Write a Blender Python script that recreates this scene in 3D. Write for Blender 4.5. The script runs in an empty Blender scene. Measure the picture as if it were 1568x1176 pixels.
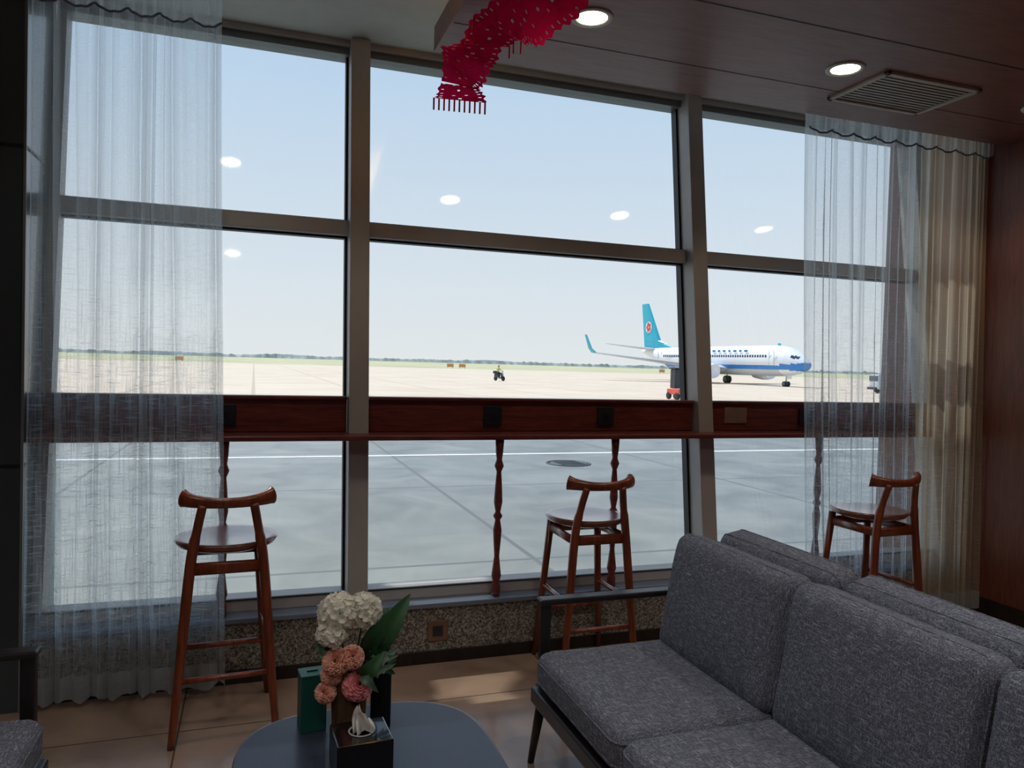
import bpy, bmesh, math, random
from mathutils import Vector, Matrix, Euler, noise
random.seed(7)
pi=math.pi
# ------------------------------------------------------------------ materials
def lin(c):
    return tuple(((v/255)/12.92 if v/255<=0.04045 else ((v/255+0.055)/1.055)**2.4) for v in c)+(1,)
def newmat(name):
    m=bpy.data.materials.new(name); m.use_nodes=True
    nt=m.node_tree; b=nt.nodes['Principled BSDF']; return m,nt,b
def coords(nt,scale=(1,1,1),rot=(0,0,0),loc=(0,0,0)):
    tc=nt.nodes.new('ShaderNodeTexCoord'); mp=nt.nodes.new('ShaderNodeMapping')
    mp.inputs['Scale'].default_value=scale; mp.inputs['Rotation'].default_value=rot; mp.inputs['Location'].default_value=loc
    nt.links.new(tc.outputs['Object'],mp.inputs['Vector']); return mp
def ramp(nt,fac,stops):
    r=nt.nodes.new('ShaderNodeValToRGB'); e=r.color_ramp.elements
    while len(e)<len(stops): e.new(0.5)
    for i,(p,c) in enumerate(stops): e[i].position=p; e[i].color=c
    nt.links.new(fac,r.inputs['Fac']); return r
def plain(name,c,rough=.5,metal=0,var=.12,scale=12,bump=0,coat=0,spec=.5):
    m,nt,b=newmat(name); mp=coords(nt)
    n=nt.nodes.new('ShaderNodeTexNoise'); n.inputs['Scale'].default_value=scale; n.inputs['Detail'].default_value=4
    nt.links.new(mp.outputs[0],n.inputs['Vector'])
    L=lin(c); a=tuple(v*(1-var) for v in L[:3])+(1,); d=tuple(min(1,v*(1+var)) for v in L[:3])+(1,)
    r=ramp(nt,n.outputs['Fac'],[(.3,a),(.7,d)]); nt.links.new(r.outputs[0],b.inputs['Base Color'])
    b.inputs['Roughness'].default_value=rough; b.inputs['Metallic'].default_value=metal
    b.inputs['Coat Weight'].default_value=coat; b.inputs['Specular IOR Level'].default_value=spec
    if bump:
        bp=nt.nodes.new('ShaderNodeBump'); bp.inputs['Strength'].default_value=bump; bp.inputs['Distance'].default_value=.01
        nt.links.new(n.outputs['Fac'],bp.inputs['Height']); nt.links.new(bp.outputs[0],b.inputs['Normal'])
    return m
def wood(name,c1,c2,scale=(1,14,14),rough=.35,coat=.2):
    m,nt,b=newmat(name); mp=coords(nt,scale)
    n=nt.nodes.new('ShaderNodeTexNoise'); n.inputs['Scale'].default_value=3; n.inputs['Detail'].default_value=6; n.inputs['Distortion'].default_value=.6
    nt.links.new(mp.outputs[0],n.inputs['Vector'])
    r=ramp(nt,n.outputs['Fac'],[(.3,lin(c1)),(.7,lin(c2))]); nt.links.new(r.outputs[0],b.inputs['Base Color'])
    b.inputs['Roughness'].default_value=rough; b.inputs['Coat Weight'].default_value=coat; b.inputs['Coat Roughness'].default_value=.25
    return m
def linen(name,c1,c2,s=1):
    m,nt,b=newmat(name)
    outs=[]
    for sc in ((420*s,420*s,32*s),(32*s,420*s,420*s),(420*s,32*s,420*s)):
        mp=coords(nt,sc); n=nt.nodes.new('ShaderNodeTexNoise'); n.inputs['Scale'].default_value=1; n.inputs['Detail'].default_value=2
        nt.links.new(mp.outputs[0],n.inputs['Vector']); outs.append(n)
    mx=nt.nodes.new('ShaderNodeMath'); mx.operation='MAXIMUM'
    nt.links.new(outs[0].outputs['Fac'],mx.inputs[0]); nt.links.new(outs[1].outputs['Fac'],mx.inputs[1])
    mx2=nt.nodes.new('ShaderNodeMath'); mx2.operation='MAXIMUM'
    nt.links.new(mx.outputs[0],mx2.inputs[0]); nt.links.new(outs[2].outputs['Fac'],mx2.inputs[1])
    r=ramp(nt,mx2.outputs[0],[(.54,lin(c1)),(.78,lin(c2))]); nt.links.new(r.outputs[0],b.inputs['Base Color'])
    bp=nt.nodes.new('ShaderNodeBump'); bp.inputs['Strength'].default_value=.3; bp.inputs['Distance'].default_value=.002
    nt.links.new(mx2.outputs[0],bp.inputs['Height']); nt.links.new(bp.outputs[0],b.inputs['Normal'])
    b.inputs['Roughness'].default_value=.9; b.inputs['Specular IOR Level'].default_value=.15
    return m
def emis(name,c,s):
    m,nt,b=newmat(name); b.inputs['Base Color'].default_value=c; b.inputs['Emission Color'].default_value=c; b.inputs['Emission Strength'].default_value=s
    return m
def thin(name,c,frac=.5):
    m=bpy.data.materials.new(name); m.use_nodes=True; nt=m.node_tree; nt.nodes.clear()
    out=nt.nodes.new('ShaderNodeOutputMaterial'); di=nt.nodes.new('ShaderNodeBsdfDiffuse'); tl=nt.nodes.new('ShaderNodeBsdfTranslucent')
    mp=coords(nt); n=nt.nodes.new('ShaderNodeTexNoise'); n.inputs['Scale'].default_value=25; nt.links.new(mp.outputs[0],n.inputs['Vector'])
    L=lin(c); r=ramp(nt,n.outputs['Fac'],[(.3,tuple(v*.85 for v in L[:3])+(1,)),(.7,L)])
    for x in (di,tl): nt.links.new(r.outputs[0],x.inputs['Color'])
    ms=nt.nodes.new('ShaderNodeMixShader'); ms.inputs[0].default_value=frac; nt.links.new(di.outputs[0],ms.inputs[1]); nt.links.new(tl.outputs[0],ms.inputs[2])
    nt.links.new(ms.outputs[0],out.inputs['Surface']); return m
def sheer(name,c,lo,hi,pat=.25,tlf=.6):
    m=bpy.data.materials.new(name); m.use_nodes=True; nt=m.node_tree; nt.nodes.clear()
    out=nt.nodes.new('ShaderNodeOutputMaterial')
    tr=nt.nodes.new('ShaderNodeBsdfTransparent'); di=nt.nodes.new('ShaderNodeBsdfDiffuse'); tl=nt.nodes.new('ShaderNodeBsdfTranslucent')
    for x in (di,tl): x.inputs['Color'].default_value=lin(c)
    m1=nt.nodes.new('ShaderNodeMixShader'); m1.inputs[0].default_value=tlf
    nt.links.new(di.outputs[0],m1.inputs[1]); nt.links.new(tl.outputs[0],m1.inputs[2])
    lw=nt.nodes.new('ShaderNodeLayerWeight'); lw.inputs['Blend'].default_value=.35
    mr=nt.nodes.new('ShaderNodeMapRange'); mr.inputs['To Min'].default_value=lo; mr.inputs['To Max'].default_value=hi
    nt.links.new(lw.outputs['Facing'],mr.inputs['Value'])
    fs=[]
    for sc in ((14,14,160),(170,170,6)):
        mp=coords(nt,sc); n=nt.nodes.new('ShaderNodeTexNoise'); n.inputs['Scale'].default_value=1; n.inputs['Detail'].default_value=3
        nt.links.new(mp.outputs[0],n.inputs['Vector']); fs.append(n)
    mx=nt.nodes.new('ShaderNodeMath'); mx.operation='MAXIMUM'; nt.links.new(fs[0].outputs['Fac'],mx.inputs[0]); nt.links.new(fs[1].outputs['Fac'],mx.inputs[1])
    m2=nt.nodes.new('ShaderNodeMapRange'); m2.inputs['From Min'].default_value=.5; m2.inputs['From Max'].default_value=.78
    m2.inputs['To Min'].default_value=-pat*.3; m2.inputs['To Max'].default_value=pat
    nt.links.new(mx.outputs[0],m2.inputs['Value'])
    # slub yarns are woven more strongly in the lower part of the cloth
    mp=coords(nt); sz=nt.nodes.new('ShaderNodeSeparateXYZ'); nt.links.new(mp.outputs[0],sz.inputs[0])
    mz=nt.nodes.new('ShaderNodeMapRange'); mz.inputs['From Min'].default_value=1.0; mz.inputs['From Max'].default_value=2.0; mz.inputs['To Min'].default_value=1; mz.inputs['To Max'].default_value=.15
    nt.links.new(sz.outputs['Z'],mz.inputs['Value'])
    mu=nt.nodes.new('ShaderNodeMath'); mu.operation='MULTIPLY'; nt.links.new(m2.outputs[0],mu.inputs[0]); nt.links.new(mz.outputs[0],mu.inputs[1])
    ad=nt.nodes.new('ShaderNodeMath'); ad.operation='ADD'; ad.use_clamp=True
    nt.links.new(mr.outputs[0],ad.inputs[0]); nt.links.new(mu.outputs[0],ad.inputs[1])
    ms=nt.nodes.new('ShaderNodeMixShader'); nt.links.new(ad.outputs[0],ms.inputs[0]); nt.links.new(tr.outputs[0],ms.inputs[1]); nt.links.new(m1.outputs[0],ms.inputs[2])
    nt.links.new(ms.outputs[0],out.inputs['Surface']); return m
def glassmat(name,tint,refl=.05):
    m=bpy.data.materials.new(name); m.use_nodes=True; nt=m.node_tree; nt.nodes.clear()
    out=nt.nodes.new('ShaderNodeOutputMaterial'); tr=nt.nodes.new('ShaderNodeBsdfTransparent'); tr.inputs['Color'].default_value=tint
    gl=nt.nodes.new('ShaderNodeBsdfGlossy'); gl.inputs['Roughness'].default_value=.05
    lw=nt.nodes.new('ShaderNodeLayerWeight'); lw.inputs['Blend'].default_value=.1
    mr=nt.nodes.new('ShaderNodeMapRange'); mr.inputs['To Min'].default_value=refl; mr.inputs['To Max'].default_value=.6
    nt.links.new(lw.outputs['Fresnel'],mr.inputs['Value'])
    ms=nt.nodes.new('ShaderNodeMixShader'); nt.links.new(mr.outputs[0],ms.inputs[0]); nt.links.new(tr.outputs[0],ms.inputs[1]); nt.links.new(gl.outputs[0],ms.inputs[2])
    nt.links.new(ms.outputs[0],out.inputs['Surface']); return m
def tile(name,c1,c2,mort,w,h,msize,rough,loc=(0,0,0),offset=0,scale=3,coat=0,spec=.5):
    m,nt,b=newmat(name); mp=coords(nt,loc=loc)
    br=nt.nodes.new('ShaderNodeTexBrick'); br.offset=offset; br.inputs['Scale'].default_value=1
    br.inputs['Brick Width'].default_value=w; br.inputs['Row Height'].default_value=h; br.inputs['Mortar Size'].default_value=msize; br.inputs['Mortar Smooth'].default_value=.3
    br.inputs['Mortar'].default_value=lin(mort)
    n=nt.nodes.new('ShaderNodeTexNoise'); n.inputs['Scale'].default_value=scale; n.inputs['Detail'].default_value=8; n.inputs['Distortion'].default_value=.8
    nt.links.new(mp.outputs[0],n.inputs['Vector']); nt.links.new(mp.outputs[0],br.inputs['Vector'])
    r=ramp(nt,n.outputs['Fac'],[(.3,lin(c1)),(.7,lin(c2))])
    nt.links.new(r.outputs[0],br.inputs['Color1']); nt.links.new(r.outputs[0],br.inputs['Color2'])
    nt.links.new(br.outputs['Color'],b.inputs['Base Color']); b.inputs['Roughness'].default_value=rough; b.inputs['Coat Weight'].default_value=coat
    b.inputs['Specular IOR Level'].default_value=spec
    return m
def granite(name):
    m,nt,b=newmat(name); mp=coords(nt)
    v=nt.nodes.new('ShaderNodeTexVoronoi'); v.inputs['Scale'].default_value=150; nt.links.new(mp.outputs[0],v.inputs['Vector'])
    n=nt.nodes.new('ShaderNodeTexNoise'); n.inputs['Scale'].default_value=60; n.inputs['Detail'].default_value=5; nt.links.new(mp.outputs[0],n.inputs['Vector'])
    sp=nt.nodes.new('ShaderNodeSeparateColor'); nt.links.new(v.outputs['Color'],sp.inputs[0])
    mu=nt.nodes.new('ShaderNodeMath'); mu.operation='MULTIPLY'; nt.links.new(sp.outputs[0],mu.inputs[0]); nt.links.new(n.outputs['Fac'],mu.inputs[1])
    r=ramp(nt,mu.outputs[0],[(.05,lin((70,68,64))),(.2,lin((110,106,98))),(.5,lin((176,168,158)))])
    nt.links.new(r.outputs[0],b.inputs['Base Color']); b.inputs['Roughness'].default_value=.35; return m

MWOODR=wood('red_wood',(94,42,40),(134,66,60),(2,20,20))
MSTOOL=wood('stool_wood',(98,44,28),(148,72,42),(20,20,2),rough=.28,coat=.5)
MPANEL=wood('ceiling_wood',(122,80,74),(142,98,90),(2,10,10),rough=.42,coat=.15)
MWALLW=wood('wall_wood',(98,52,40),(126,68,52),(18,18,2),rough=.4)
MWHITE=plain('ceiling_paint',(212,220,216),.8,var=.03)
MCOL=plain('column_panel',(66,74,80),.3,var=.1,scale=3,coat=.3)
MALU=plain('window_aluminium',(178,174,172),.45,.1,var=.04)
MALUD=plain('window_aluminium_dark',(122,130,130),.4,.2,var=.05)
MGASK=plain('gasket_black',(22,26,32),.5)
MSILL=plain('sill_metal',(140,156,178),.3,.5,var=.05)
MGRAN=granite('granite')
MFLOOR=tile('floor_tile',(138,114,98),(176,150,130),(92,78,68),.8,.8,.004,.25,loc=(.25,.1,0),scale=2.5,coat=.15)
MSOFA=linen('sofa_linen',(84,88,100),(184,188,202))
MFRAME=wood('black_stained_wood',(24,20,20),(42,34,33),(14,14,3),rough=.35)
MBLK=plain('black_lacquer',(18,18,20),.2,coat=.5)
MSOCK=plain('socket_dark',(34,40,50),.35)
MRED=thin('red_paper',(240,26,92),.5)
MGLASS=glassmat('window_glass',(.93,.96,.98,1),.05)
MTABLE=plain('table_top_lacquer',(54,60,76),.33,var=.06,coat=.1)

# ------------------------------------------------------------------ builder
class B:
    def __init__(s,name): s.name=name; s.bm=bmesh.new(); s.mats=[]
    def mi(s,m):
        if m not in s.mats: s.mats.append(m)
        return s.mats.index(m)
    def add(s,bm,m,M=None,smooth=False):
        i=s.mi(m)
        for f in bm.faces: f.material_index=i; f.smooth=smooth
        if M is not None: bm.transform(M)
        me=bpy.data.meshes.new('t'); bm.to_mesh(me); bm.free(); s.bm.from_mesh(me); bpy.data.meshes.remove(me)
    def box(s,c,d,m,bev=0,rot=None,seg=2):
        bm=bmesh.new(); bmesh.ops.create_cube(bm,size=1); bmesh.ops.scale(bm,vec=d,verts=bm.verts)
        if bev: bmesh.ops.bevel(bm,geom=list(bm.edges),offset=bev,segments=seg,profile=.5,affect='EDGES')
        M=Matrix.Translation(c)
        if rot: M=M@Euler(rot).to_matrix().to_4x4()
        s.add(bm,m,M)
    def b2(s,a,b,m,bev=0):
        s.box([(a[i]+b[i])/2 for i in range(3)],[abs(b[i]-a[i]) for i in range(3)],m,bev)
    def grid(s,fn,nu,nv,m,wrap=False,smooth=True,mf=None):
        bm=bmesh.new(); V=[[bm.verts.new(fn(i/nu,j/nv)) for j in range(nv+1)] for i in range(nu if wrap else nu+1)]
        for i in range(nu):
            for j in range(nv):
                k=(i+1)%nu if wrap else i+1
                try: bm.faces.new((V[i][j],V[k][j],V[k][j+1],V[i][j+1]))
                except: pass
        s.add(bm,m,None,smooth)
    def tube(s,pts,rad,m,seg=12,flat=None,cap=True):
        pts=[Vector(p) for p in pts]; n=len(pts)
        if not isinstance(rad,(list,tuple)): rad=[rad]*n
        bm=bmesh.new(); rings=[]; up=None
        for i,p in enumerate(pts):
            t=(pts[min(i+1,n-1)]-pts[max(i-1,0)]).normalized()
            if up is None:
                a=Vector((0,0,1)) if abs(t.z)<.9 else Vector((0,1,0))
                up=(a-a.dot(t)*t).normalized()
            else: up=(up-up.dot(t)*t).normalized()
            sd=t.cross(up); r=rad[i]
            ru,rs=(r,r) if not isinstance(r,tuple) else r
            rings.append([bm.verts.new(p+up*ru*math.cos(2*pi*k/seg)+sd*rs*math.sin(2*pi*k/seg)) for k in range(seg)])
        for a,b in zip(rings,rings[1:]):
            for k in range(seg): bm.faces.new((a[k],a[(k+1)%seg],b[(k+1)%seg],b[k]))
        if cap: bm.faces.new(rings[0]); bm.faces.new(rings[-1][::-1])
        s.add(bm,m,None,True)
    def lathe(s,prof,o,m,seg=24,M=None,flute=0,nf=0):
        bm=bmesh.new(); R=[]
        for r,z in prof:
            R.append([bm.verts.new((r*(1+flute*math.cos(nf*2*pi*k/seg))*math.cos(2*pi*k/seg),r*(1+flute*math.cos(nf*2*pi*k/seg))*math.sin(2*pi*k/seg),z)) for k in range(seg)])
        for a,b in zip(R,R[1:]):
            for k in range(seg): bm.faces.new((a[k],a[(k+1)%seg],b[(k+1)%seg],b[k]))
        if prof[0][0]>1e-4: bm.faces.new(R[0][::-1])
        if prof[-1][0]>1e-4: bm.faces.new(R[-1])
        T=Matrix.Translation(o)
        s.add(bm,m,T@M if M else T,True)
    def cushion(s,c,d,m,r=.04,puff=(0,0,.0),rot=None,pipe=True,puffax=2,k=.15,cuts=12):
        bm=bmesh.new(); bmesh.ops.create_cube(bm,size=2); bmesh.ops.subdivide_edges(bm,edges=list(bm.edges),cuts=cuts,use_grid_fill=True)
        h=[x/2 for x in d]
        for v in bm.verts:
            p=Vector(v.co)
            q=Vector([math.sin(p[i]*pi/2)*h[i] for i in range(3)])
            u=[q[i]/h[i] for i in range(3)]
            c0=Vector([max(-(h[i]-r),min(h[i]-r,q[i])) for i in range(3)]); dd=q-c0
            if dd.length>1e-6 : q=c0+dd.normalized()*min(r,dd.length) if dd.length<=r else c0+dd.normalized()*r
            a,b=[i for i in range(3) if i!=puffax]
            q[puffax]*=1+k*(1-u[a]**2)*(1-u[b]**2)
            q[puffax]+=.005*noise.noise(Vector(c)+q*7)
            v.co=q
        M=Matrix.Translation(c)
        if rot: M=M@Euler(rot).to_matrix().to_4x4()
        s.add(bm,m,M,True)
        if pipe:
            a,b=[i for i in range(3) if i!=puffax]
            for sg in (1,-1):
                pts=[]
                cr=r
                for (sa,sb,st) in ((1,1,0),(-1,1,1),(-1,-1,2),(1,-1,3)):
                    for kk in range(6):
                        an=(st+kk/5)*pi/2; p=[0,0,0]
                        p[a]=sa*(h[a]-cr)+cr*math.cos(an)*.95; p[b]=sb*(h[b]-cr)+cr*math.sin(an)*.95; p[puffax]=sg*(h[puffax]-r*.75)
                        pts.append(M@Vector(p))
                pts.append(pts[0]); s.tube(pts,.0035,m,6,cap=False)
    def done(s,parent=None,M=None,sharp=True):
        bmesh.ops.recalc_face_normals(s.bm,faces=list(s.bm.faces))
        me=bpy.data.meshes.new(s.name); 
        if M is not None: s.bm.transform(M)
        s.bm.to_mesh(me); s.bm.free()
        for m in s.mats: me.materials.append(m)
        o=bpy.data.objects.new(s.name,me); bpy.context.collection.objects.link(o)
        if parent: o.parent=parent
        return o
def empty(name,loc=(0,0,0),rz=0,sc=(1,1,1)):
    e=bpy.data.objects.new(name,None); bpy.context.collection.objects.link(e); e.location=loc; e.rotation_euler=(0,0,rz); e.scale=sc; e.empty_display_size=.1; return e
def catmull(P,n=8):
    P=[Vector(p) for p in P]; out=[]
    for i in range(len(P)-1):
        a=P[max(i-1,0)];b=P[i];c=P[i+1];d=P[min(i+2,len(P)-1)]
        for k in range(n):
            t=k/n; out.append(.5*((2*b)+(c-a)*t+(2*a-5*b+4*c-d)*t*t+(3*b-a-3*c+d)*t**3))
    out.append(P[-1]); return out

TAN=.1228; GY=3.64
def shear(z,off=0): return GY+(z-.3)*TAN+off
# ------------------------------------------------------------------ room shell
XR=4.25
b=B('floor'); b.b2((-3,-3,-.1),(XR,3.6,0),MFLOOR); b.done()
b=B('wall_right'); b.b2((XR,-3,0),(XR+.15,4.2,3.3),MWALLW)
b.b2((XR-.006,-3,.0),(XR,3.4,.1),MFRAME); b.done()
b=B('wall_back'); b.b2((-3,-3.15,0),(XR,-3,3.3),MWALLW); b.done()
b=B('wall_left'); b.b2((-3.15,-3,0),(-3,4.2,3.3),MWALLW); b.done()
b=B('ceiling'); b.b2((-3,-3,3.05),(XR,4.02,3.25),MWHITE); b.done()
b=B('ceiling_wood_panel'); PX=.745
b.b2((PX,-3,2.85),(XR,3.38,2.93),MPANEL)
b.b2((PX,-3,2.93),(PX+.012,3.38,2.962),MPANEL)  # added lip, screens the LED strip from reflecting in the glass
for y in (2.52,1.9,1.28,.66): b.b2((PX+.01,y-.003,2.8485),(XR,y+.003,2.851),MGASK)
b.b2((PX+.01,3.06-.0015,2.8485),(XR,3.06+.0015,2.851),MGASK)
b.b2((PX+.25,-2.9,2.93),(XR,3.15,3.05),MWHITE)
b.done()
b=B('cove_light_strip'); MLED=emis('led_warm',(1,.52,.1,1),36)
b.b2((PX+.03,2.2,2.935),(PX+.06,2.95,2.945),MLED); b.b2((PX+.025,2.2,2.93),(PX+.065,2.95,2.935),MWHITE); b.done()
b=B('wall_window') # knee wall + right pier + lintel
b.b2((-1.0,3.5,0),(XR,3.66,.27),MGRAN)
b.b2((4.12,3.5,.27),(XR,4.1,3.05),MWALLW)
b.b2((-3,3.99,3.06),(XR,4.06,6.2),MWHITE)
b.b2((-3,3.9,-.6),(-.9,4.15,3.1),MWHITE)
b.b2((-3,3.66,-.6),(XR,3.74,.2),MCOL)
b.done()
b=B('trim_1'); b.b2((-.863,3.485,.27),(4.12,3.64,.293),MSILL,.004); b.done()
b=B('baseboard_window'); b.b2((-.863,3.49,0),(4.25,3.5,.06),MFRAME,.002); b.done()
b=B('column'); b.b2((-1.7,3.44,0),(-.863,3.9,3.05),MCOL)
for z in (.99,2.25): b.b2((-1.71,3.437,z-.006),(-.860,3.9,z+.006),MGASK)
b.b2((-.868,3.435,0),(-.858,3.445,3.05),MALUD)
b.done()
# windows (three bays)
def bay(n,x0,x1,first=False,last=False):
    b=B('window_%d'%n)
    for za,zc in ((.34,2.06),(2.13,3.0)):
        b.b2((x0+.03,0,za),(x1-.03,.006,zc),MGLASS)
    b.b2((x0,-.06,.293),(x1,.06,.345),MALU,.004)          # bottom rail
    b.b2((x0,-.065,.345),(x1,-.05,.35),MGASK)
    b.b2((x0,-.07,2.06),(x1,.05,2.135),MALU,.004)        # transom
    b.b2((x0,-.02,2.05),(x1,.03,2.06),MGASK); b.b2((x0,-.02,2.135),(x1,.03,2.145),MGASK)
    b.b2((x0,-.06,2.985),(x1,.06,3.05),MALUD,.004)        # head
    b.b2((x0,-.09,3.02),(x1,-.06,3.05),MALU,.003)
    w=.047
    if not first:
        b.b2((x0-w,-.14,.29),(x0+w,.02,3.05),MALU,.005)
        b.b2((x0-w-.012,-.02,.3),(x0+w+.012,.03,3.04),MGASK)
    else: b.b2((x0,-.06,.29),(x0+.04,.04,3.05),MALU)
    if last: b.b2((x1-.05,-.12,.29),(x1,.03,3.05),MALU,.005)
    for v in b.bm.verts: v.co.y=shear(v.co.z,v.co.y)
    b.done()
bay(1,-.863,.477,first=True); bay(2,.477,2.395); bay(3,2.395,4.12,last=True)

# ------------------------------------------------------------------ counter
b=B('bar_counter')
b.b2((-.86,3.485,1.075),(4.115,3.70,1.10),MWOODR,.006)
PXS=(-.117,1.16,1.797,3.11)
xs=[-.86,.425,.53,2.34,2.45,4.07]
for i in (0,2,4):
    b.b2((xs[i],3.655,1.10),(xs[i+1],3.70,1.262),MWOODR,.006)
    b.b2((xs[i],3.64,1.255),(xs[i+1],3.715,1.272),MWOODR,.005)
prof=[(.022,0),(.022,.05),(.016,.07),(.025,.1),(.02,.14),(.013,.2),(.019,.28),(.022,.33),(.013,.38),(.024,.40),(.013,.42),(.022,.47),(.017,.56),(.012,.62),(.024,.65),(.014,.68),(.019,.72),(.022,.78)]
for x in PXS:
    b.lathe(prof,(x,3.53,.293),MWOODR,16)
    b.box((x-.003,3.65,1.182),(.095,.012,.1),MSOCK,.004)
    b.box((x-.003,3.643,1.182),(.03,.004,.03),MGASK,.001)
b.box((2.62,3.652,1.19),(.15,.004,.09),plain('label_plastic',(150,120,112),.3),.001)
b.done()
b=B('wall_socket'); MSK=plain('socket_bronze',(124,96,80),.35,.3)
b.box((.86,3.497,.155),(.1,.01,.1),MSK,.004); b.box((.86,3.491,.155),(.05,.004,.05),MSOCK,.002)
for dx in (-.01,.01): b.box((.86+dx,3.489,.16),(.004,.002,.014),MGASK)
b.done()

# ------------------------------------------------------------------ stools
MSEAT=wood('stool_seat',(110,60,46),(140,82,62),(3,20,20),rough=.22,coat=.8)
def stool(x,y,rz):
    b=B('bar_stool')
    b.lathe([(0,.697),(.15,.697),(.183,.709),(.193,.724),(.19,.734),(.17,.734),(.1,.728),(0,.726)],(0,0,0),MSEAT,40)
    for s in (-1,1):
        b.tube(catmull([(s*.185,-.215,0),(s*.16,-.195,.3),(s*.13,-.175,.66),(s*.108,-.185,.80),(s*.09,-.205,.895)],5),
               [.013+.007*min(1,i/8) if i<14 else .017 for i in range(21)],MSTOOL,10)
        b.tube([(s*.178,.175,0),(s*.15,.15,.35),(s*.125,.125,.70)],[.012,.017,.019],MSTOOL,10)
        z=.36; b.tube([(s*.157,-.19,z),(s*.15,.148,z)],.0115,MSTOOL,8)
        b.tube([(s*.135,-.178,.65),(s*.13,.13,.65)],[(.022,.009)]*2,MSTOOL,8)
    b.tube([(-.165,-.198,.24),(.165,-.198,.24)],.0115,MSTOOL,8)
    b.tube([(-.16,.156,.24),(.16,.156,.24)],.0125,MSTOOL,8)
    b.tube([(-.134,-.176,.65),(.134,-.176,.65)],[(.024,.009)]*2,MSTOOL,8)
    b.tube([(-.128,.13,.65),(.128,.13,.65)],[(.024,.009)]*2,MSTOOL,8)
    P=catmull([(-.158,-.15,.914),(-.13,-.175,.908),(-.07,-.2,.902),(0,-.208,.90),(.07,-.2,.902),(.13,-.175,.908),(.158,-.15,.914)],5)
    R=[]
    for i in range(len(P)):
        u=abs(i/(len(P)-1)*2-1); R.append((.020+.015*u**2,.013+.010*u**2))
    b.tube(P,R,MSTOOL,16)
    o=b.done(); o.location=(x,y,0); o.rotation_euler=(0,0,rz); return o
stool(-.09,3.19,math.radians(3)); stool(1.53,3.30,0); stool(3.11,3.14,math.radians(2))

# ------------------------------------------------------------------ sofas
def sofa(name,n,loc,sx,arms=(True,True)):
    e=empty(name,loc,0,(sx,1,1)); W=.65; L=n*W
    for i in range(n):
        yc=-(i+.5)*W
        c=B('seat_cushion'); c.cushion((.27,yc,.365),(.56,W-.008,.135),MSOFA,r=.045,k=.12); c.done(e)
        c=B('back_cushion'); c.cushion((.575,yc,.612),(.145,W-.012,.435),MSOFA,r=.05,puffax=0,k=.25,rot=(0,math.radians(11),0)); c.done(e)
    f=B('frame')
    f.b2((0.0,-L,.255),(.66,0,.29),MFRAME,.006)
    f.b2((-.012,-L-.02,.235),(.03,.02,.292),MFRAME,.008)
    f.b2((.66,-L,.235),(.70,0,.30),MFRAME,.006)
    for i in range(n*2+1): f.box((.665,-L+i*L/(n*2),.5),(.02,.03,.42),MFRAME,.004,rot=(0,math.radians(8),0))
    f.b2((.685,-L,.68),(.71,0,.72),MFRAME,.006)
    for yy,sg in ((.02,1),(-L-.02,-1)):
        f.box((.36,yy+sg*.02,.59),(.68,.055,.022),MFRAME,.006)
        f.box((.045,yy+sg*.02,.43),(.04,.03,.32),MFRAME,.006,rot=(0,0,0))
        f.box((.67,yy+sg*.02,.43),(.04,.03,.32),MFRAME,.006)
        f.box((.35,yy+sg*.02,.265),(.66,.03,.045),MFRAME,.006)
        for xx,lx in ((.04,-.035),(.66,.05)):
            f.tube([(xx,yy,.27),(xx+lx,yy+sg*.02,.0)],[.021,.012],MFRAME,10)
    f.done(e); return e
SY=2.48
sofa('sofa',4,(.975,SY,0),1)
sofa('sofa',4,(2.392,SY+.02,0),-1)
sofa('armchair',1,(-.545,2.40,0),-1)

# ------------------------------------------------------------------ coffee table + things on it
TX,TY,TZ=.292,1.83,.45
b=B('coffee_table')
def sq(r,a,n=3.2):
    c,s=math.cos(a),math.sin(a); k=(abs(c)**n+abs(s)**n)**(-1/n); return r*k*c,r*k*s
bm=bmesh.new(); rings=[]
for r,z in ((.285,TZ-.03),(.318,TZ-.022),(.328,TZ-.008),(.325,TZ-.002),(.318,TZ)):
    rings.append([bm.verts.new((TX+sq(r,2*pi*k/72)[0],TY+sq(r*1.04,2*pi*k/72)[1],z)) for k in range(72)])
for a,c in zip(rings,rings[1:]):
    for k in range(72): bm.faces.new((a[k],a[(k+1)%72],c[(k+1)%72],c[k]))
bm.faces.new(rings[0][::-1]); bm.faces.new(rings[-1]); b.add(bm,MTABLE)
for sx in (-1,1):
    for sy in (-1,1): b.tube([(TX+sx*.19,TY+sy*.19,TZ-.03),(TX+sx*.25,TY+sy*.25,0)],[.022,.013],MFRAME,12)
    b.box((TX+sx*.19,TY,TZ-.045),(.03,.40,.03),MFRAME,.004)
b.done()
MV,nt,bs=newmat('smoked_glass'); bs.inputs['Base Color'].default_value=lin((150,118,88)); bs.inputs['Transmission Weight'].default_value=.6; bs.inputs['Roughness'].default_value=.08; bs.inputs['IOR'].default_value=1.25
MGRN=plain('leaf_green',(44,84,50),.45,var=.3,scale=20); MGRN2=plain('leaf_grey_green',(86,110,92),.5,var=.25,scale=20)
MCRM=thin('petal_cream',(255,252,240),.35); MPCH=thin('petal_peach',(255,200,178),.3); MPNK=thin('petal_pink',(255,170,176),.3)
VX,VY=.255,2.0
vase=empty('flower_vase',(VX,VY,TZ))
b=B('vase'); b.lathe([(.036,0),(.042,.006),(.043,.05),(.046,.12),(.05,.2),(.047,.2),(.042,.12),(.038,.012),(.0,.01)],(0,0,0),MV,96,flute=.035,nf=16); b.done(vase)
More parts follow.
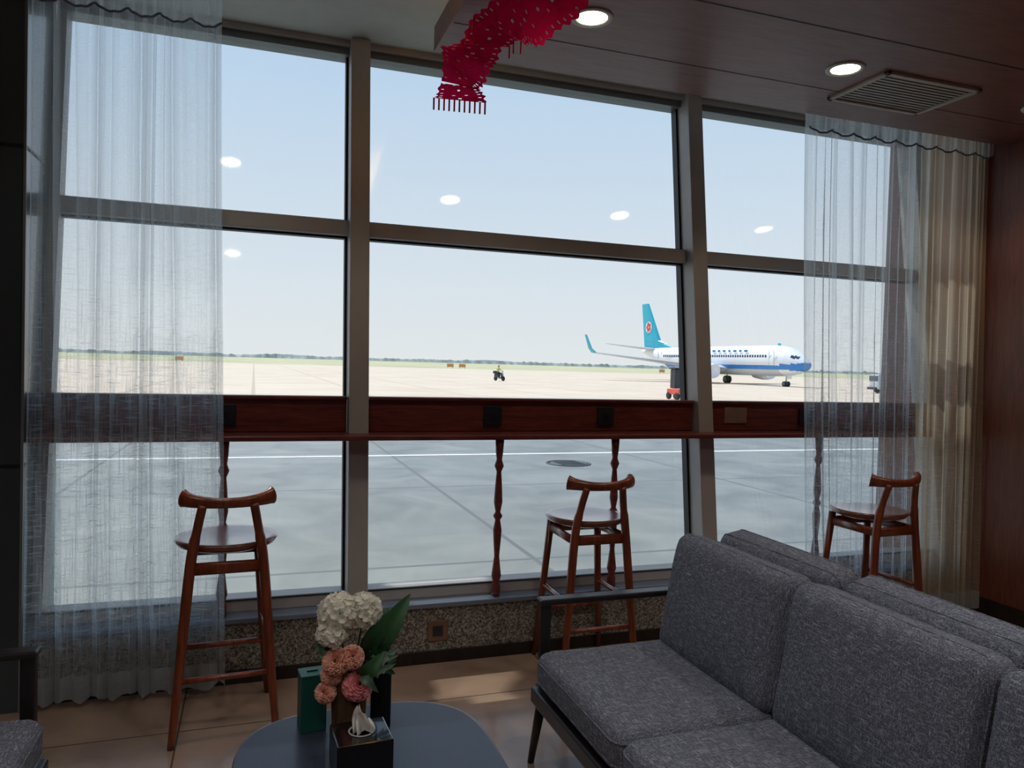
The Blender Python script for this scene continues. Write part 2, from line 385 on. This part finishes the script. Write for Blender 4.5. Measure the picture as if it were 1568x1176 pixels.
def petal(b,o,ax,ang,tilt,L,W,m,curl=.3,ruf=0):
    ax=Vector(ax).normalized(); t=ax.orthogonal().normalized(); t=Matrix.Rotation(ang,3,ax)@t; s=ax.cross(t)
    ph=random.random()*6
    def fn(u,v):
        uu=u*2-1; th=tilt+curl*v
        w=W*math.sin(pi*min(1,.18+.66*v))*uu
        p=t*(math.sin(th)*v*L)+ax*(math.cos(th)*v*L)+s*w
        p+=ax*(.3*W*uu*uu)
        if ruf: p+=ax*ruf*math.sin(uu*9+ph)*v
        return Vector(o)+p
    b.grid(fn,5,4,m)
def rose(b,o,ax,r,m,layers=6,ruf=0):
    for k in range(layers):
        f=k/(layers-1); n=4+k
        for i in range(n): petal(b,Vector(o)-Vector(ax).normalized()*r*.5,ax,2*pi*i/n+k*1.3,.12+1.15*f,r*(.75+.4*f),r*(.28+.22*f),m,curl=.2+.5*f,ruf=ruf)
fl=B('flowers')
def stem(p): fl.tube(catmull([(p[0]*.1,p[1]*.1,.02),(p[0]*.35,p[1]*.35,.16),p],5),.0028,MGRN,6)
for hc,hr in (((-.03,.0,.33),.05),((.035,.01,.325),.045),((-.05,-.02,.285),.034)):
    stem(hc)
    for i in range(75):
        z=1-2*(i+.5)/75; a=i*2.39996; rr=math.sqrt(1-z*z)
        if z<-.6: continue
        d=Vector((rr*math.cos(a),rr*math.sin(a),z)); o=Vector(hc)+d*hr*random.uniform(.85,1.05)
        for q in range(4): petal(fl,o,d+Vector((random.uniform(-.3,.3),)*3),q*pi/2+i,1.25,.0135,.0085,MCRM,curl=.1)
for c,r,m,ru in (((-.045,-.055,.225),.034,MPCH,.004),((.0,-.06,.235),.03,MPCH,.004),((.018,-.07,.165),.038,MPNK,0),((-.072,-.05,.145),.026,MPCH,.003),((-.055,-.045,.19),.028,MPCH,.003)):
    stem(c); rose(fl,c,(c[0]*6,-.8,.45),r,m,8,ru)
fl.done(vase)
lf=B('foliage')
def leaf(base,tip,W,m,bend=.04,nrm=(0,-1,.3),serr=0):
    base=Vector(base);tip=Vector(tip);t=(tip-base);L=t.length;t.normalize();s=t.cross(Vector(nrm)).normalized();n=s.cross(t)
    def fn(u,v):
        uu=u*2-1; w=W*(math.sin(pi*min(1,v**.8))**.8 if 0<v<1 else 0)*(1-serr*abs(math.sin(v*22)))
        return base+t*v*L+s*w*uu+n*(bend*math.sin(pi*v)+.25*abs(uu)*w)
    lf.grid(fn,6,18,m)
leaf((.03,0,.2),(.155,-.02,.375),.034,MGRN); leaf((.03,.01,.2),(.11,.02,.33),.03,MGRN); leaf((.03,0,.18),(.135,.0,.29),.024,MGRN,serr=.4)
leaf((.02,-.02,.18),(.125,-.03,.235),.022,MGRN2,serr=.5); leaf((.02,-.02,.17),(.115,-.05,.2),.02,MGRN2,serr=.5)
leaf((.02,-.03,.17),(.08,-.07,.245),.022,MGRN); leaf((-.02,0,.18),(-.09,.02,.25),.02,MGRN); leaf((.02,-.04,.18),(.065,-.08,.14),.016,MGRN2,serr=.4)
for k in range(22):
    base=Vector((.05,-.02,.2)); e=base+Vector((random.uniform(.0,.08),random.uniform(-.05,.03),random.uniform(-.05,.1)))
    leaf(base.lerp(e,.4),e,.008,MGRN2 if k%2 else MGRN,.008)
lf.done(vase)
MGBOX=plain('green_card',(30,92,80),.4,var=.05)
b=B('green_gift_box'); b.box((.165,2.07,TZ+.075),(.068,.06,.15),MGBOX,.002,rot=(0,0,.1)); b.box((.165,2.07,TZ+.151),(.07,.062,.006),MGBOX,.001,rot=(0,0,.1)); b.box((.165,2.07,TZ+.155),(.03,.004,.004),MBLK,.001,rot=(0,0,.1)); b.done()
b=B('black_tea_canister'); b.box((.345,2.04,TZ+.075),(.055,.055,.15),MBLK,.004,rot=(0,0,-.1)); b.box((.345,2.04,TZ+.157),(.05,.05,.014),MBLK,.004,rot=(0,0,-.1)); b.done()
b=B('tissue_box'); c=(.265,1.83)
b.box((c[0],c[1],TZ+.045),(.135,.125,.09),MBLK,.004,rot=(0,0,.05))
b.lathe([(.032,.0905),(.032,.093),(.028,.093),(.028,.0905)],(c[0],c[1],TZ),MALU,24)
MTIS=thin('tissue_paper',(252,250,246),.4)
def tf(u,v):
    w=(u-.5)*2; a=.022*math.sin(pi*min(.97,.28+.68*v))**.8
    return (c[0]+a*w+.004*math.sin(v*5)-.004,c[1]+.010*math.cos(w*2.6+v*2)+.006*math.sin(v*6+w*3),TZ+.088+.07*v-.02*w*w*v+.004*math.sin(w*7))
b.grid(tf,16,12,MTIS)
b.grid(lambda u,v:tuple(Vector(tf(u,v*.75))+Vector((.008,-.012,0))),16,12,MTIS); b.done()

# ------------------------------------------------------------------ ceiling fittings
MDL=emis('downlight_lens',(1,.86,.62,1),12)
MBAF=plain('added_lamp_baffle',(150,150,148),.5)
WARM=(1,.82,.6); NEU=(1,.94,.9); K=.47
for (x,y,z,lens,P,colr) in ((1.26,2.80,2.85,1,22,WARM),(2.55,2.82,2.85,1,22,WARM),(3.82,2.83,2.85,1,26,WARM),
    (1.26,1.1,2.85,0,55,NEU),(2.55,1.1,2.85,0,55,NEU),(3.82,1.1,2.85,0,40,NEU),(-.17,2.62,3.05,1,26,NEU),(-.19,1.0,3.05,1,45,NEU),(-.17,-.4,3.05,0,60,NEU),
    (1.5,-.8,2.85,0,70,NEU),(3.0,-.8,2.85,0,60,NEU),(-1.6,1.2,3.05,0,50,NEU),(-1.6,-.6,3.05,0,50,NEU)):  # lensless ones are out of view, added to brighten the room
    b=B('ceiling_downlight')
    b.lathe([(.062,.0),(.066,-.006),(.084,-.006),(.086,.0)],(0,0,0),MWHITE,32); b.lathe([(0,-.002),(.063,-.002)],(0,0,0),MDL if lens else MBAF,32)
    o=b.done(); o.location=(x,y,z)
    l=bpy.data.lights.new('downlight_lamp','SPOT'); l.energy=P*K; l.color=colr; l.spot_size=2.1; l.spot_blend=.5; l.shadow_soft_size=.06
    lo=bpy.data.objects.new('lamp',l); bpy.context.collection.objects.link(lo); lo.parent=o; lo.location=(0,0,-.02)
b=B('ceiling_air_vent'); x0,x1,y0,y1=2.74,3.33,2.76,3.15; MVENT=plain('vent_metal',(190,182,170),.5,.1)
for a,c2 in (((x0,y0),(x1,y0+.025)),((x0,y1-.025),(x1,y1)),((x0,y0),(x0+.025,y1)),((x1-.025,y0),(x1,y1))): b.b2((a[0],a[1],2.836),(c2[0],c2[1],2.852),MVENT,.003)
b.b2((x0+.02,y0+.02,2.8475),(x1-.02,y1-.02,2.8495),MGASK)
for i in range(12): b.box(((x0+x1)/2,y0+.04+i*.0283,2.8462),(x1-x0-.04,.014,.002),MVENT,0)
b.done()
# red paper-cut garland
b=B('red_paper_garland')
P=catmull([(.835,3.24,2.60),(.83,3.22,2.68),(.83,3.10,2.735),(.85,2.95,2.735),(.90,2.80,2.76),(.96,2.66,2.75),(1.0,2.45,2.77),(1.03,2.1,2.74),(1.06,1.7,2.77)],14)
def rf(u,v):
    i=u*(len(P)-1); k=min(int(i),len(P)-2); p=P[k].lerp(P[k+1],i-k); t=(P[k+1]-P[k]).normalized()
    a=.35+.6*math.sin(u*13); s=t.cross(Vector((0,0,1)))
    s=Vector((1,0,0)) if s.length<.35 else s.normalized()
    n=s.cross(t)
    w=(v-.5)*.23
    if v in(0,1): w*=1+.06*math.sin(u*260)
    q=p+(s*math.cos(a)+n*math.sin(a)*.8)*w+n*.010*math.sin(u*60)
    q.z=min(q.z,2.84); return q
bm=bmesh.new(); NU,NV=280,15; V=[[bm.verts.new(rf(i/NU,j/NV)) for j in range(NV+1)] for i in range(NU+1)]
for i in range(NU):
    for j in range(NV):
        if j in (1,13) and i%5==1: continue
        if j in (7,) and i%16 in (3,4): continue
        if j in (5,9) and i%16 in (10,): continue
        bm.faces.new((V[i][j],V[i+1][j],V[i+1][j+1],V[i][j+1]))
b.add(bm,MRED)
for j in range(11):
    p=Vector(rf(0,j/10)); b.tube([p,p+Vector((0,0,-.05))],.004,MRED,6)
for u0 in (.4,.43,.46):
    for v0 in (0,1): p=Vector(rf(u0,v0)); b.tube([p,p+Vector((0,0,-.05))],.003,MRED,6)
for u0 in (.02,.3,.6,.95):
    p=Vector(rf(u0,.5)); b.tube([p,(p.x,p.y,2.85)],.0015,MRED,6)
b.done()

# ------------------------------------------------------------------ curtains
MSH=sheer('sheer_curtain',(226,238,246),.26,.95,.42,.68)
MSH2=sheer('cream_curtain',(240,228,206),.44,1.0,.15,.6)
MHEM=sheer('curtain_hem',(214,220,222),.6,1.0,.1)
MTAPE=plain('curtain_tape',(110,122,140),.8)
def curtain(xa,xb,xe0,xe1,folds,zt,zb,mat,y0=3.425,amp=.03,parent=None,name='panel'):
    c=B(name); ph=[random.uniform(0,6) for _ in range(6)]
    N=int(folds*26)
    def fn(u,v):
        z=zt+(zb-zt)*v
        a=xa+(xe0-xa)*v**1.4; bb=xb+(xe1-xb)*v**1.4
        w=u+.010*math.sin(u*19+ph[0])+.006*math.sin(v*4+u*23+ph[1])
        x=a+(bb-a)*w
        q=folds*u+.35*math.sin(u*11+ph[4])+.12*math.sin(v*3+u*9+ph[5])
        f=1-2*abs(math.sin(pi*q))**.55
        f=f*(.55+.45*math.sin(u*31+ph[3]))+.35*math.sin(2*pi*folds*.37*u+ph[2]+v)
        y=y0+amp*(0.65+.4*v)*f
        x+=.006*math.sin(2*pi*q)
        if v>.99: z+=.012*math.sin(2*pi*folds*u*.5)
        return (x,y,z)
    c.grid(fn,N,36,mat)
    def hm(u,v):
        p=Vector(fn(u,.965+.035*v)); p.y-=.002; return p
    c.grid(hm,N,2,MHEM)
    return c.done(parent)
def valance(xa,xb,n,zt,zs,mat,parent,y0=3.385):
    c=B('scalloped_heading')
    def sc(u):
        return zs-.028*abs(math.sin(pi*n*u))
    def fn(u,v):
        z=zt+(sc(u)-zt)*v; return (xa+(xb-xa)*u,y0+.008*math.sin(2*pi*n*3*u)*(1-.4*v)+.006*math.cos(2*pi*n*u),z)
    c.grid(fn,n*24,6,mat)
    pts=[Vector(fn(i/(n*16),1))+Vector((0,-.003,-.003)) for i in range(n*16+1)]
    c.tube(pts,.005,MTAPE,6); c.done(parent)
e=empty('sheer_curtain')
curtain(-.85,-.145,-.85,-.09,13,3.04,.03,MSH,parent=e); valance(-.85,-.15,6,3.04,2.83,MSH,e)
c=B('track'); c.b2((-.86,3.42,3.035),(-.1,3.45,3.05),MWHITE,.002); c.done(e)
e=empty('sheer_curtain')
curtain(2.84,3.75,2.98,3.80,13,3.04,.03,MSH,parent=e); valance(2.84,4.2,9,3.04,2.79,MSH,e)
curtain(3.66,4.2,3.72,4.235,8,3.04,.03,MSH2,parent=e,name='cream_panel',y0=3.42)
c=B('track'); c.b2((2.82,3.42,3.035),(4.22,3.45,3.05),MWHITE,.002); c.done(e)

# ------------------------------------------------------------------ exterior
GZ=-.5
MASPH=tile('apron_asphalt',(108,113,113),(138,141,138),(96,100,102),5.2,4.4,.035,.55,loc=(2.5,1.8,0),scale=.9,spec=.35)
MCONC=tile('apron_concrete',(204,186,166),(218,202,182),(190,172,154),6,6,.12,.8,scale=.15,spec=.2)
MGRASS=plain('hazy_dry_grass',(184,180,142),.95,var=.2,scale=.03)  # grass tone lightened, distance haze is put into the colour
MLINE=plain('painted_line',(226,228,226),.7)
MTREE=plain('distant_trees',(166,172,162),.95,var=.25,scale=.05)  # pale because haze is put into the tree colour
b=B('asphalt_ground'); b.b2((-120,3.7,GZ-.2),(160,31,GZ),MASPH); b.done()
b=B('concrete_apron_ground'); b.b2((-900,31,GZ-.2),(1500,215,GZ),MCONC); b.b2((-900,-60,GZ-.25),(-120,31,GZ-.01),MCONC); b.b2((160,-60,GZ-.25),(1500,31,GZ-.01),MCONC); b.done()
b=B('grass_field_ground'); b.b2((-4000,215,GZ-.3),(6000,4500,GZ-.02),MGRASS)
b.b2((-3000,330,GZ-.05),(5000,352,GZ+.02),MCONC); b.done()
b=B('painted_apron_line'); b.b2((-60,15.2,GZ),(90,15.36,GZ+.006),MLINE); b.b2((-60,34,GZ),(120,34.3,GZ+.006),plain('yellow_line',(216,186,120),.7)); b.done()
b=B('manhole_cover'); b.lathe([(0,.012),(.36,.012),(.38,.0),(.40,0),(.41,.014),(.45,.014),(.45,0)],(5.95,13.7,GZ),plain('cast_iron',(66,72,76),.6,.3),40)
for i in range(-3,4): b.box((5.95,13.7+i*.09,GZ+.014),(.5,.03,.006),MGASK)
b.done()
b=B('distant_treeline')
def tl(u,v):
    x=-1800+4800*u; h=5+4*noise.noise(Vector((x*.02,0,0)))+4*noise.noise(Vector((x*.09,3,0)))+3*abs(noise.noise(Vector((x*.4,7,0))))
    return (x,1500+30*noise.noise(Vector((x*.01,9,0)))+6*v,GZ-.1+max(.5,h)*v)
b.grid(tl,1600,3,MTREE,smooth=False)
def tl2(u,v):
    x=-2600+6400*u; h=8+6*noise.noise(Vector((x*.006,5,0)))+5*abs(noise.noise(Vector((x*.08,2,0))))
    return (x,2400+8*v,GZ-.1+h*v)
b.grid(tl2,1200,2,plain('hazy_trees',(205,210,204),.95,var=.1,scale=.02),smooth=False); b.done()  # farther row, paler still with haze in its colour
b=B('field_marker_sign')
for x,y in ((60,236),(64,236),(140,240),(-20,232)): b.box((x,y,GZ+.9),(2.2,.3,1.1),plain('sign_orange',(226,160,100),.6),.05); b.box((x-.8,y,GZ+.2),(.1,.1,.5),MGASK); b.box((x+.8,y,GZ+.2),(.1,.1,.5),MGASK)
b.done()
# added sun blocker, out of view above the window; holes shape the sun patches
sun=Vector((-.35,1,1.6)).normalized()
b=B('sun_blocker'); cs=.04; zc=6.0
def inpoly(x,y,poly):
    r=False; j=len(poly)-1
    for i in range(len(poly)):
        if (poly[i][1]>y)!=(poly[j][1]>y) and x<(poly[j][0]-poly[i][0])*(y-poly[i][1])/(poly[j][1]-poly[i][1])+poly[i][0]: r=not r
        j=i
    return r
def up(p): t=(zc-p[2])/sun.z; return (p[0]+sun.x*t,p[1]+sun.y*t)
holes=[]
holes.append([up(p) for p in ((.72,3.46,0),(.80,3.26,0),(.76,3.10,0),(.92,3.12,0),(.94,2.9,0),(1.14,2.9,0),(1.07,3.12,0),(1.16,3.2,0),(1.26,3.46,0))])
holes.append([up(p) for p in ((-.34,2.90,.9),(.12,2.90,.9),(.14,3.06,.9),(-.36,3.06,.9))])
holes.append([up(p) for p in ((3.7,3.4,1.05),(4.25,3.4,1.05),(4.25,3.4,2.1),(3.85,3.4,2.1))])
bm=bmesh.new(); nx=int(12/cs); ny=int(4.8/cs); V={}
def vv(i,j):
    if (i,j) not in V: V[(i,j)]=bm.verts.new((-5+i*cs,4.05+j*cs,zc))
    return V[(i,j)]
for i in range(nx):
    for j in range(ny):
        x=-5+(i+.5)*cs; y=4.05+(j+.5)*cs
        if any(inpoly(x,y,h) for h in holes): continue
        bm.faces.new((vv(i,j),vv(i+1,j),vv(i+1,j+1),vv(i,j+1)))
b.add(bm,MWHITE); b.done()

# airliner --------------------------------------------------------
MPW=plain('airliner_white',(236,238,242),.35,var=.02); MPB=plain('airliner_blue',(50,130,204),.35,var=.04); MPT=plain('airliner_teal',(40,176,200),.35,var=.04)
MPG=plain('airliner_grey',(196,202,208),.4,var=.04); MPD=plain('airliner_dark_glass',(60,70,84),.2); MPR=plain('airliner_red',(224,90,76),.5)
SEC=[(0,2.70,.04,.04),(.25,2.74,.42,.4),(.7,2.8,.78,.74),(1.3,2.88,1.08,1.06),(2,3.0,1.35,1.36),(3,3.15,1.62,1.7),(4.5,3.27,1.82,1.93),(6,3.3,1.88,2.0),(24,3.3,1.88,2.0),(27,3.38,1.84,1.93),(30,3.62,1.62,1.65),(33,3.98,1.22,1.25),(36,4.4,.72,.78),(38.5,4.7,.28,.33),(39.2,4.78,.08,.12)]
def sec(s):
    for a,c in zip(SEC,SEC[1:]):
        if s<=c[0]:
            t=(s-a[0])/(c[0]-a[0]); return [a[k]+(c[k]-a[k])*t for k in (1,2,3)]
    return SEC[-1][1:]
plane=empty('airliner',(64.6,75.3,GZ),.05)
b=B('fuselage'); bm=bmesh.new()
S=[0,.08,.2]+[.4+.2*i for i in range(28)]+[6+.6*i for i in range(56)]; S=[s for s in S if s<=39.2]
seg=40; R=[]
for s in S:
    zc2,rw,rh=sec(s); R.append([bm.verts.new((rw*math.sin(2*pi*k/seg),s,zc2+rh*math.cos(2*pi*k/seg))) for k in range(seg)])
i0=[b.mi(m) for m in (MPW,MPB,MPG,MPD)]
for a,c in zip(R,R[1:]):
    for k in range(seg):
        f=bm.faces.new((a[k],a[(k+1)%seg],c[(k+1)%seg],c[k]))
for f in bm.faces:
    p=f.calc_center_median(); mi=0
    lo=2.15 if p.y>3 else 1.9+p.y*.08; hi=2.75 if p.y>4 else 3.05-(p.y)*.075
    if p.z<hi: mi=1
    if p.z<lo: mi=2 if p.y>4 else 0
    if p.y>30 and p.z<hi: mi=0
    if 1.3<p.y<2.3 and 3.55<p.z<3.95+(p.y-1.9)*.2 : mi=3
    f.material_index=mi; f.smooth=True
me=bpy.data.meshes.new('t'); bm.to_mesh(me); bm.free(); b.bm.from_mesh(me)
for sx in (-1,1):
    for i in range(50):
        s=6+i*.5
        if s>29.5: break
        b.box((sx*1.83,s,3.85),(.06,.24,.34),MPD,.01)
    for s in (4.9,31.3): 
        z0,rw,rh=sec(s)
        b.box((sx*(rw-.01),s-.45,3.55),(.06,.04,1.9),MPG); b.box((sx*(rw-.01),s+.45,3.55),(.06,.04,1.9),MPG)
    for i,ch in enumerate((1,.6,.9,.5,.8,.7,1)): b.box((sx*1.72,10+i*1.15,4.55),(.08,.5*ch+.15,.3),MPB,.01)
b.done(plane)
def slab(b,secs,m,th):
    bm=bmesh.new(); R=[]
    for (le,te),t in zip(secs,th):
        le=Vector(le);te=Vector(te); ax=(secs[-1][0][0]-secs[0][0][0],0,secs[-1][0][2]-secs[0][0][2]); sp=Vector(ax).normalized(); ch=(te-le).normalized(); n=sp.cross(ch).normalized()
        R.append([bm.verts.new(p) for p in (le,le.lerp(te,.12)+n*t*.5,le.lerp(te,.4)+n*t*.55,te,le.lerp(te,.4)-n*t*.4,le.lerp(te,.12)-n*t*.4)])
    for a,c in zip(R,R[1:]):
        for k in range(6): bm.faces.new((a[k],a[(k+1)%6],c[(k+1)%6],c[k]))
    bm.faces.new(R[0]); bm.faces.new(R[-1][::-1]); b.add(bm,m)
b=B('tail_fin'); slab(b,[((0,28.5,5.0),(0,38.2,5.1)),((0,31.5,5.8),(0,38.3,5.7)),((0,33.2,6.4),(0,38.4,6.4)),((0,37.2,12.7),(0,39.4,12.7))],MPT,[.1,.4,.5,.2])
for sx in (-1,1):
    bm=bmesh.new(); bmesh.ops.create_circle(bm,cap_ends=True,radius=.95,segments=24,matrix=Matrix.Translation((sx*.26,36.7,8.7))@Matrix.Rotation(pi/2,4,'Y')); b.add(bm,MPW)
    bm=bmesh.new()
    for q in range(5):
        a=q*2*pi/5; c0=Vector((sx*.28,36.7+.42*math.cos(a),8.7+.5*math.sin(a)))
        bmesh.ops.create_circle(bm,cap_ends=True,radius=.33,segments=12,matrix=Matrix.Translation(c0)@Matrix.Rotation(pi/2,4,'Y'))
    b.add(bm,MPR)
b.done(plane)
b=B('wings')
for sx in (-1,1):
    slab(b,[((sx*1.5,13.8,2.2),(sx*1.5,22,2.1)),((sx*6,17,2.65),(sx*6,22.2,2.6)),((sx*17,23.6,3.9),(sx*17,25.3,3.9))],MPG,[1,.6,.2])
    slab(b,[((sx*16.95,23.6,3.9),(sx*16.95,25.3,3.9)),((sx*17.35,24.3,4.5),(sx*17.35,25.5,4.5)),((sx*17.7,25.4,6.5),(sx*17.7,26.1,6.5))],MPT,[.15,.12,.08])
    slab(b,[((sx*.5,33.8,5.0),(sx*.5,38,5.0)),((sx*7.15,37.9,5.75),(sx*7.15,39.3,5.75))],MPG,[.4,.15])
b.done(plane)
b=B('engines'); Rx=Matrix.Rotation(-pi/2,4,'X')
for sx in (-1,1):
    b.lathe([(.78,.15),(.85,0),(.95,.1),(1.05,.8),(1.05,2),(.85,3.4),(.6,3.5),(.5,4.3),(.2,4.6)],(sx*4.8,12.4,1.75),MPW,28,M=Rx)
    b.lathe([(0,.3),(.8,.35)],(sx*4.8,12.4,1.75),MPD,28,M=Rx)
    b.box((sx*4.8,15.3,2.5),(.3,3.6,.7),MPG,.08)
b.done(plane)
b=B('landing_gear')
for x,y,r in ((-.25,4.1,.34),(.25,4.1,.34),(-2.6,19.6,.55),(-3.1,19.6,.55),(2.6,19.6,.55),(3.1,19.6,.55)):
    b.lathe([(r*.5,-.15),(r,-.14),(r,.14),(r*.5,.15)],(x,y,r),MGASK,20,M=Matrix.Rotation(pi/2,4,'Y')); b.lathe([(0,-.12),(r*.5,-.16),(r*.5,.16),(0,.12)],(x,y,r),MPG,16,M=Matrix.Rotation(pi/2,4,'Y'))
for x,y,r in ((0,4.1,.34),(-2.85,19.6,.55),(2.85,19.6,.55)): b.tube([(x-.25,y,r),(x+.25,y,r)],.07,MPG,8); b.tube([(x,y,r),(x*.95,y,2.4)],.1,MPG,8)
b.box((0,3.6,1.3),(.04,.9,.6),MPW,.01); b.done(plane)

# motor scooter with rider ------------------------------------------------
SC=(25.9,79.6,GZ)
ms=empty('motor_scooter',SC,math.radians(205))
b=B('body'); MSCO=plain('scooter_paint',(60,66,80),.35)
for y in (-.62,.62):
    b.lathe([(.14,-.05),(.25,-.05),(.27,0),(.25,.05),(.14,.05)],(0,y,.27),MGASK,20,M=Matrix.Rotation(pi/2,4,'Y')); b.lathe([(0,-.03),(.14,-.05),(.14,.05),(0,.03)],(0,y,.27),MPG,12,M=Matrix.Rotation(pi/2,4,'Y'))
b.cushion((0,-.38,.56),(.34,.75,.34),MSCO,r=.1,pipe=False); b.cushion((0,-.3,.78),(.3,.7,.12),MGASK,r=.05,pipe=False)
b.box((0,.12,.3),(.34,.6,.06),MSCO,.02); b.box((0,.42,.62),(.4,.08,.6),MSCO,.03,rot=(.25,0,0)); b.tube([(0,.6,.27),(0,.42,.95)],.03,MPG,8)
b.tube([(-.33,.3,1.05),(0,.4,1.0),(.33,.3,1.05)],.018,MGASK,8); b.lathe([(0,0),(.08,.01),(.09,.06)],(0,.5,.93),MPW,12,M=Matrix.Rotation(-pi/2,4,'X'))
b.cushion((0,-.75,.95),(.36,.32,.3),MSCO,r=.04,pipe=False)
b.done(ms)
rd=empty('scooter_rider',SC,math.radians(205))
def skin(name,V,E,rad,mat,parent,sub=2):
    me=bpy.data.meshes.new(name); me.from_pydata(V,E,[]); o=bpy.data.objects.new(name,me); bpy.context.collection.objects.link(o)
    m=o.modifiers.new('s','SKIN'); s=o.modifiers.new('d','SUBSURF'); s.levels=sub; s.render_levels=sub
    for i,r in enumerate(rad): me.skin_vertices[0].data[i].radius=(r,r) if not isinstance(r,tuple) else r
    me.skin_vertices[0].data[0].use_root=True; me.materials.append(mat); o.parent=parent; return o
MVST=plain('hi_vis_vest',(190,210,90),.7); MTRS=plain('navy_trousers',(34,40,60),.8); MSKN=plain('skin',(196,142,112),.6,var=.04); MHAIR=plain('black_hair',(22,18,16),.7)
skin('torso',[(0,-.25,.9),(0,-.24,1.1),(0,-.2,1.32),(0,-.17,1.42),(-.19,-.18,1.36),(-.27,.02,1.16),(.19,-.18,1.36),(.27,.02,1.16)],[(0,1),(1,2),(2,3),(2,4),(4,5),(2,6),(6,7)],[(.16,.12),(.15,.11),(.17,.11),.06,.07,.05,.07,.05],MVST,rd)
skin('legs',[(0,-.25,.88),(-.1,-.2,.87),(-.14,.2,.84),(-.13,.2,.4),(.1,-.2,.87),(.14,.2,.84),(.13,.2,.4)],[(0,1),(1,2),(2,3),(0,4),(4,5),(5,6)],[.13,.11,.075,.05,.11,.075,.05],MTRS,rd)
skin('forearm_l',[(-.27,.02,1.16),(-.3,.26,1.07)],[(0,1)],[.045,.03],MSKN,rd); skin('forearm_r',[(.27,.02,1.16),(.3,.26,1.07)],[(0,1)],[.045,.03],MSKN,rd)
b=B('head')
def hd(u,v):
    a=u*2*pi; t=v*pi; rr=math.sin(t); return (.078*rr*math.sin(a)*(1-.12*(v>.7)),-.14+.098*rr*math.cos(a),1.60-(-.118)*math.cos(t))
b.grid(hd,24,16,MSKN,wrap=True)
b.box((0,-.035,1.585),(.022,.03,.035),MSKN,.008); b.box((0,-.047,1.548),(.045,.008,.01),MPR,.003)
for s in (-1,1):
    b.box((s*.03,-.052,1.61),(.022,.008,.01),MHAIR,.003); b.box((s*.08,-.14,1.595),(.015,.035,.055),MSKN,.006)
    b.box((s*.13,.22,.36),(.1,.27,.08),MHAIR,.03)
    for k in range(4): b.tube([(s*(.275+.017*k),.28,1.075),(s*(.275+.017*k),.31,1.07),(s*(.275+.017*k),.315,1.045)],.009,MSKN,6)
    b.tube([(s*.265,.265,1.065),(s*.25,.29,1.055),(s*.255,.305,1.04)],.01,MSKN,6); b.box((s*.3,.265,1.072),(.08,.06,.03),MSKN,.012)
def hr(u,v):
    a=u*2*pi; t=v*pi*.5; rr=math.sin(t); return (.086*rr*math.sin(a),-.15+.1*rr*math.cos(a),1.62+.112*math.cos(t))
b.grid(hr,24,8,MHAIR,wrap=True); b.tube([(0,-.16,1.42),(0,-.145,1.54)],.05,MSKN,10)
b.done(rd)
def truck(name,loc,rz,body,cab):
    b=B(name)
    b.box((0,-1.2,1.35),(2.1,4.2,1.5),body,.08); b.box((0,1.9,1.15),(2.0,1.7,1.5),cab,.15); b.box((0,2.35,1.5),(1.85,.9,.55),MPD,.06); b.box((0,0,.5),(1.7,6,.25),MGASK,.03)
    for x in (-.9,.9):
        for y in (-2.3,1.9): b.lathe([(0,-.12),(.4,-.13),(.45,0),(.4,.13),(0,.12)],(x,y,.45),MGASK,18,M=Matrix.Rotation(pi/2,4,'Y'))
    o=b.done(); o.location=loc; o.rotation_euler=(0,0,rz)
truck('service_truck',(61.5,58.6,GZ),1.2,MPG,MPG); truck('service_truck',(73.7,69.8,GZ),1.9,MPG,MPW)
b=B('airstair_cart'); x,y=24.95,40.9
b.box((x,y,GZ+.5),(.6,1.4,.35),MPR,.05); b.box((x,y+.2,GZ+1.3),(.4,.6,1.2),MSOCK,.05); b.box((x,y+.2,GZ+1.95),(.5,.8,.1),MSOCK,.03)
for dx in (-.25,.25):
    for dy in (-.5,.5): b.lathe([(0,-.06),(.22,-.07),(.24,0),(.22,.07),(0,.06)],(x+dx,y+dy,GZ+.24),MGASK,16,M=Matrix.Rotation(pi/2,4,'Y'))
b.done()

# ------------------------------------------------------------------ light
w=bpy.data.worlds.new('sky'); bpy.context.scene.world=w; w.use_nodes=True; nt=w.node_tree; bg=nt.nodes['Background']
tc=nt.nodes.new('ShaderNodeTexCoord'); sx=nt.nodes.new('ShaderNodeSeparateXYZ'); nt.links.new(tc.outputs['Generated'],sx.inputs[0])
r=ramp(nt,sx.outputs['Z'],[(0,lin((246,245,242))),(.10,lin((235,240,244))),(.42,lin((192,218,243))),(1,lin((100,158,228)))])
nt.links.new(r.outputs[0],bg.inputs['Color']); bg.inputs['Strength'].default_value=1.06
l=bpy.data.lights.new('sun','SUN'); l.energy=5.2; l.angle=.0093; l.color=(1,.93,.82); lo=bpy.data.objects.new('sun',l); bpy.context.collection.objects.link(lo)
lo.rotation_euler=sun.to_track_quat('Z','Y').to_euler(); lo.location=(0,20,30)

# ------------------------------------------------------------------ camera
cam=bpy.data.cameras.new('camera'); co=bpy.data.objects.new('camera',cam); bpy.context.collection.objects.link(co)
cam.sensor_width=36; cam.lens=36*1150/1568; cam.clip_end=8000; cam.clip_start=.05
psi=math.radians(19); p=math.atan(31/1150); rho=.028
f=Vector((math.sin(psi)*math.cos(p),math.cos(psi)*math.cos(p),-math.sin(p))); r0=Vector((math.cos(psi),-math.sin(psi),0)); u0=r0.cross(f)
Rr=math.cos(rho)*r0+math.sin(rho)*u0; U=-math.sin(rho)*r0+math.cos(rho)*u0
M=Matrix((Rr,U,-f)).transposed().to_4x4(); M.translation=(0,0,1.45); co.matrix_world=M
bpy.context.scene.camera=co
bpy.context.scene.view_settings.view_transform='Standard'
bpy.context.scene.view_settings.look='None'
bpy.context.scene.view_settings.exposure=0
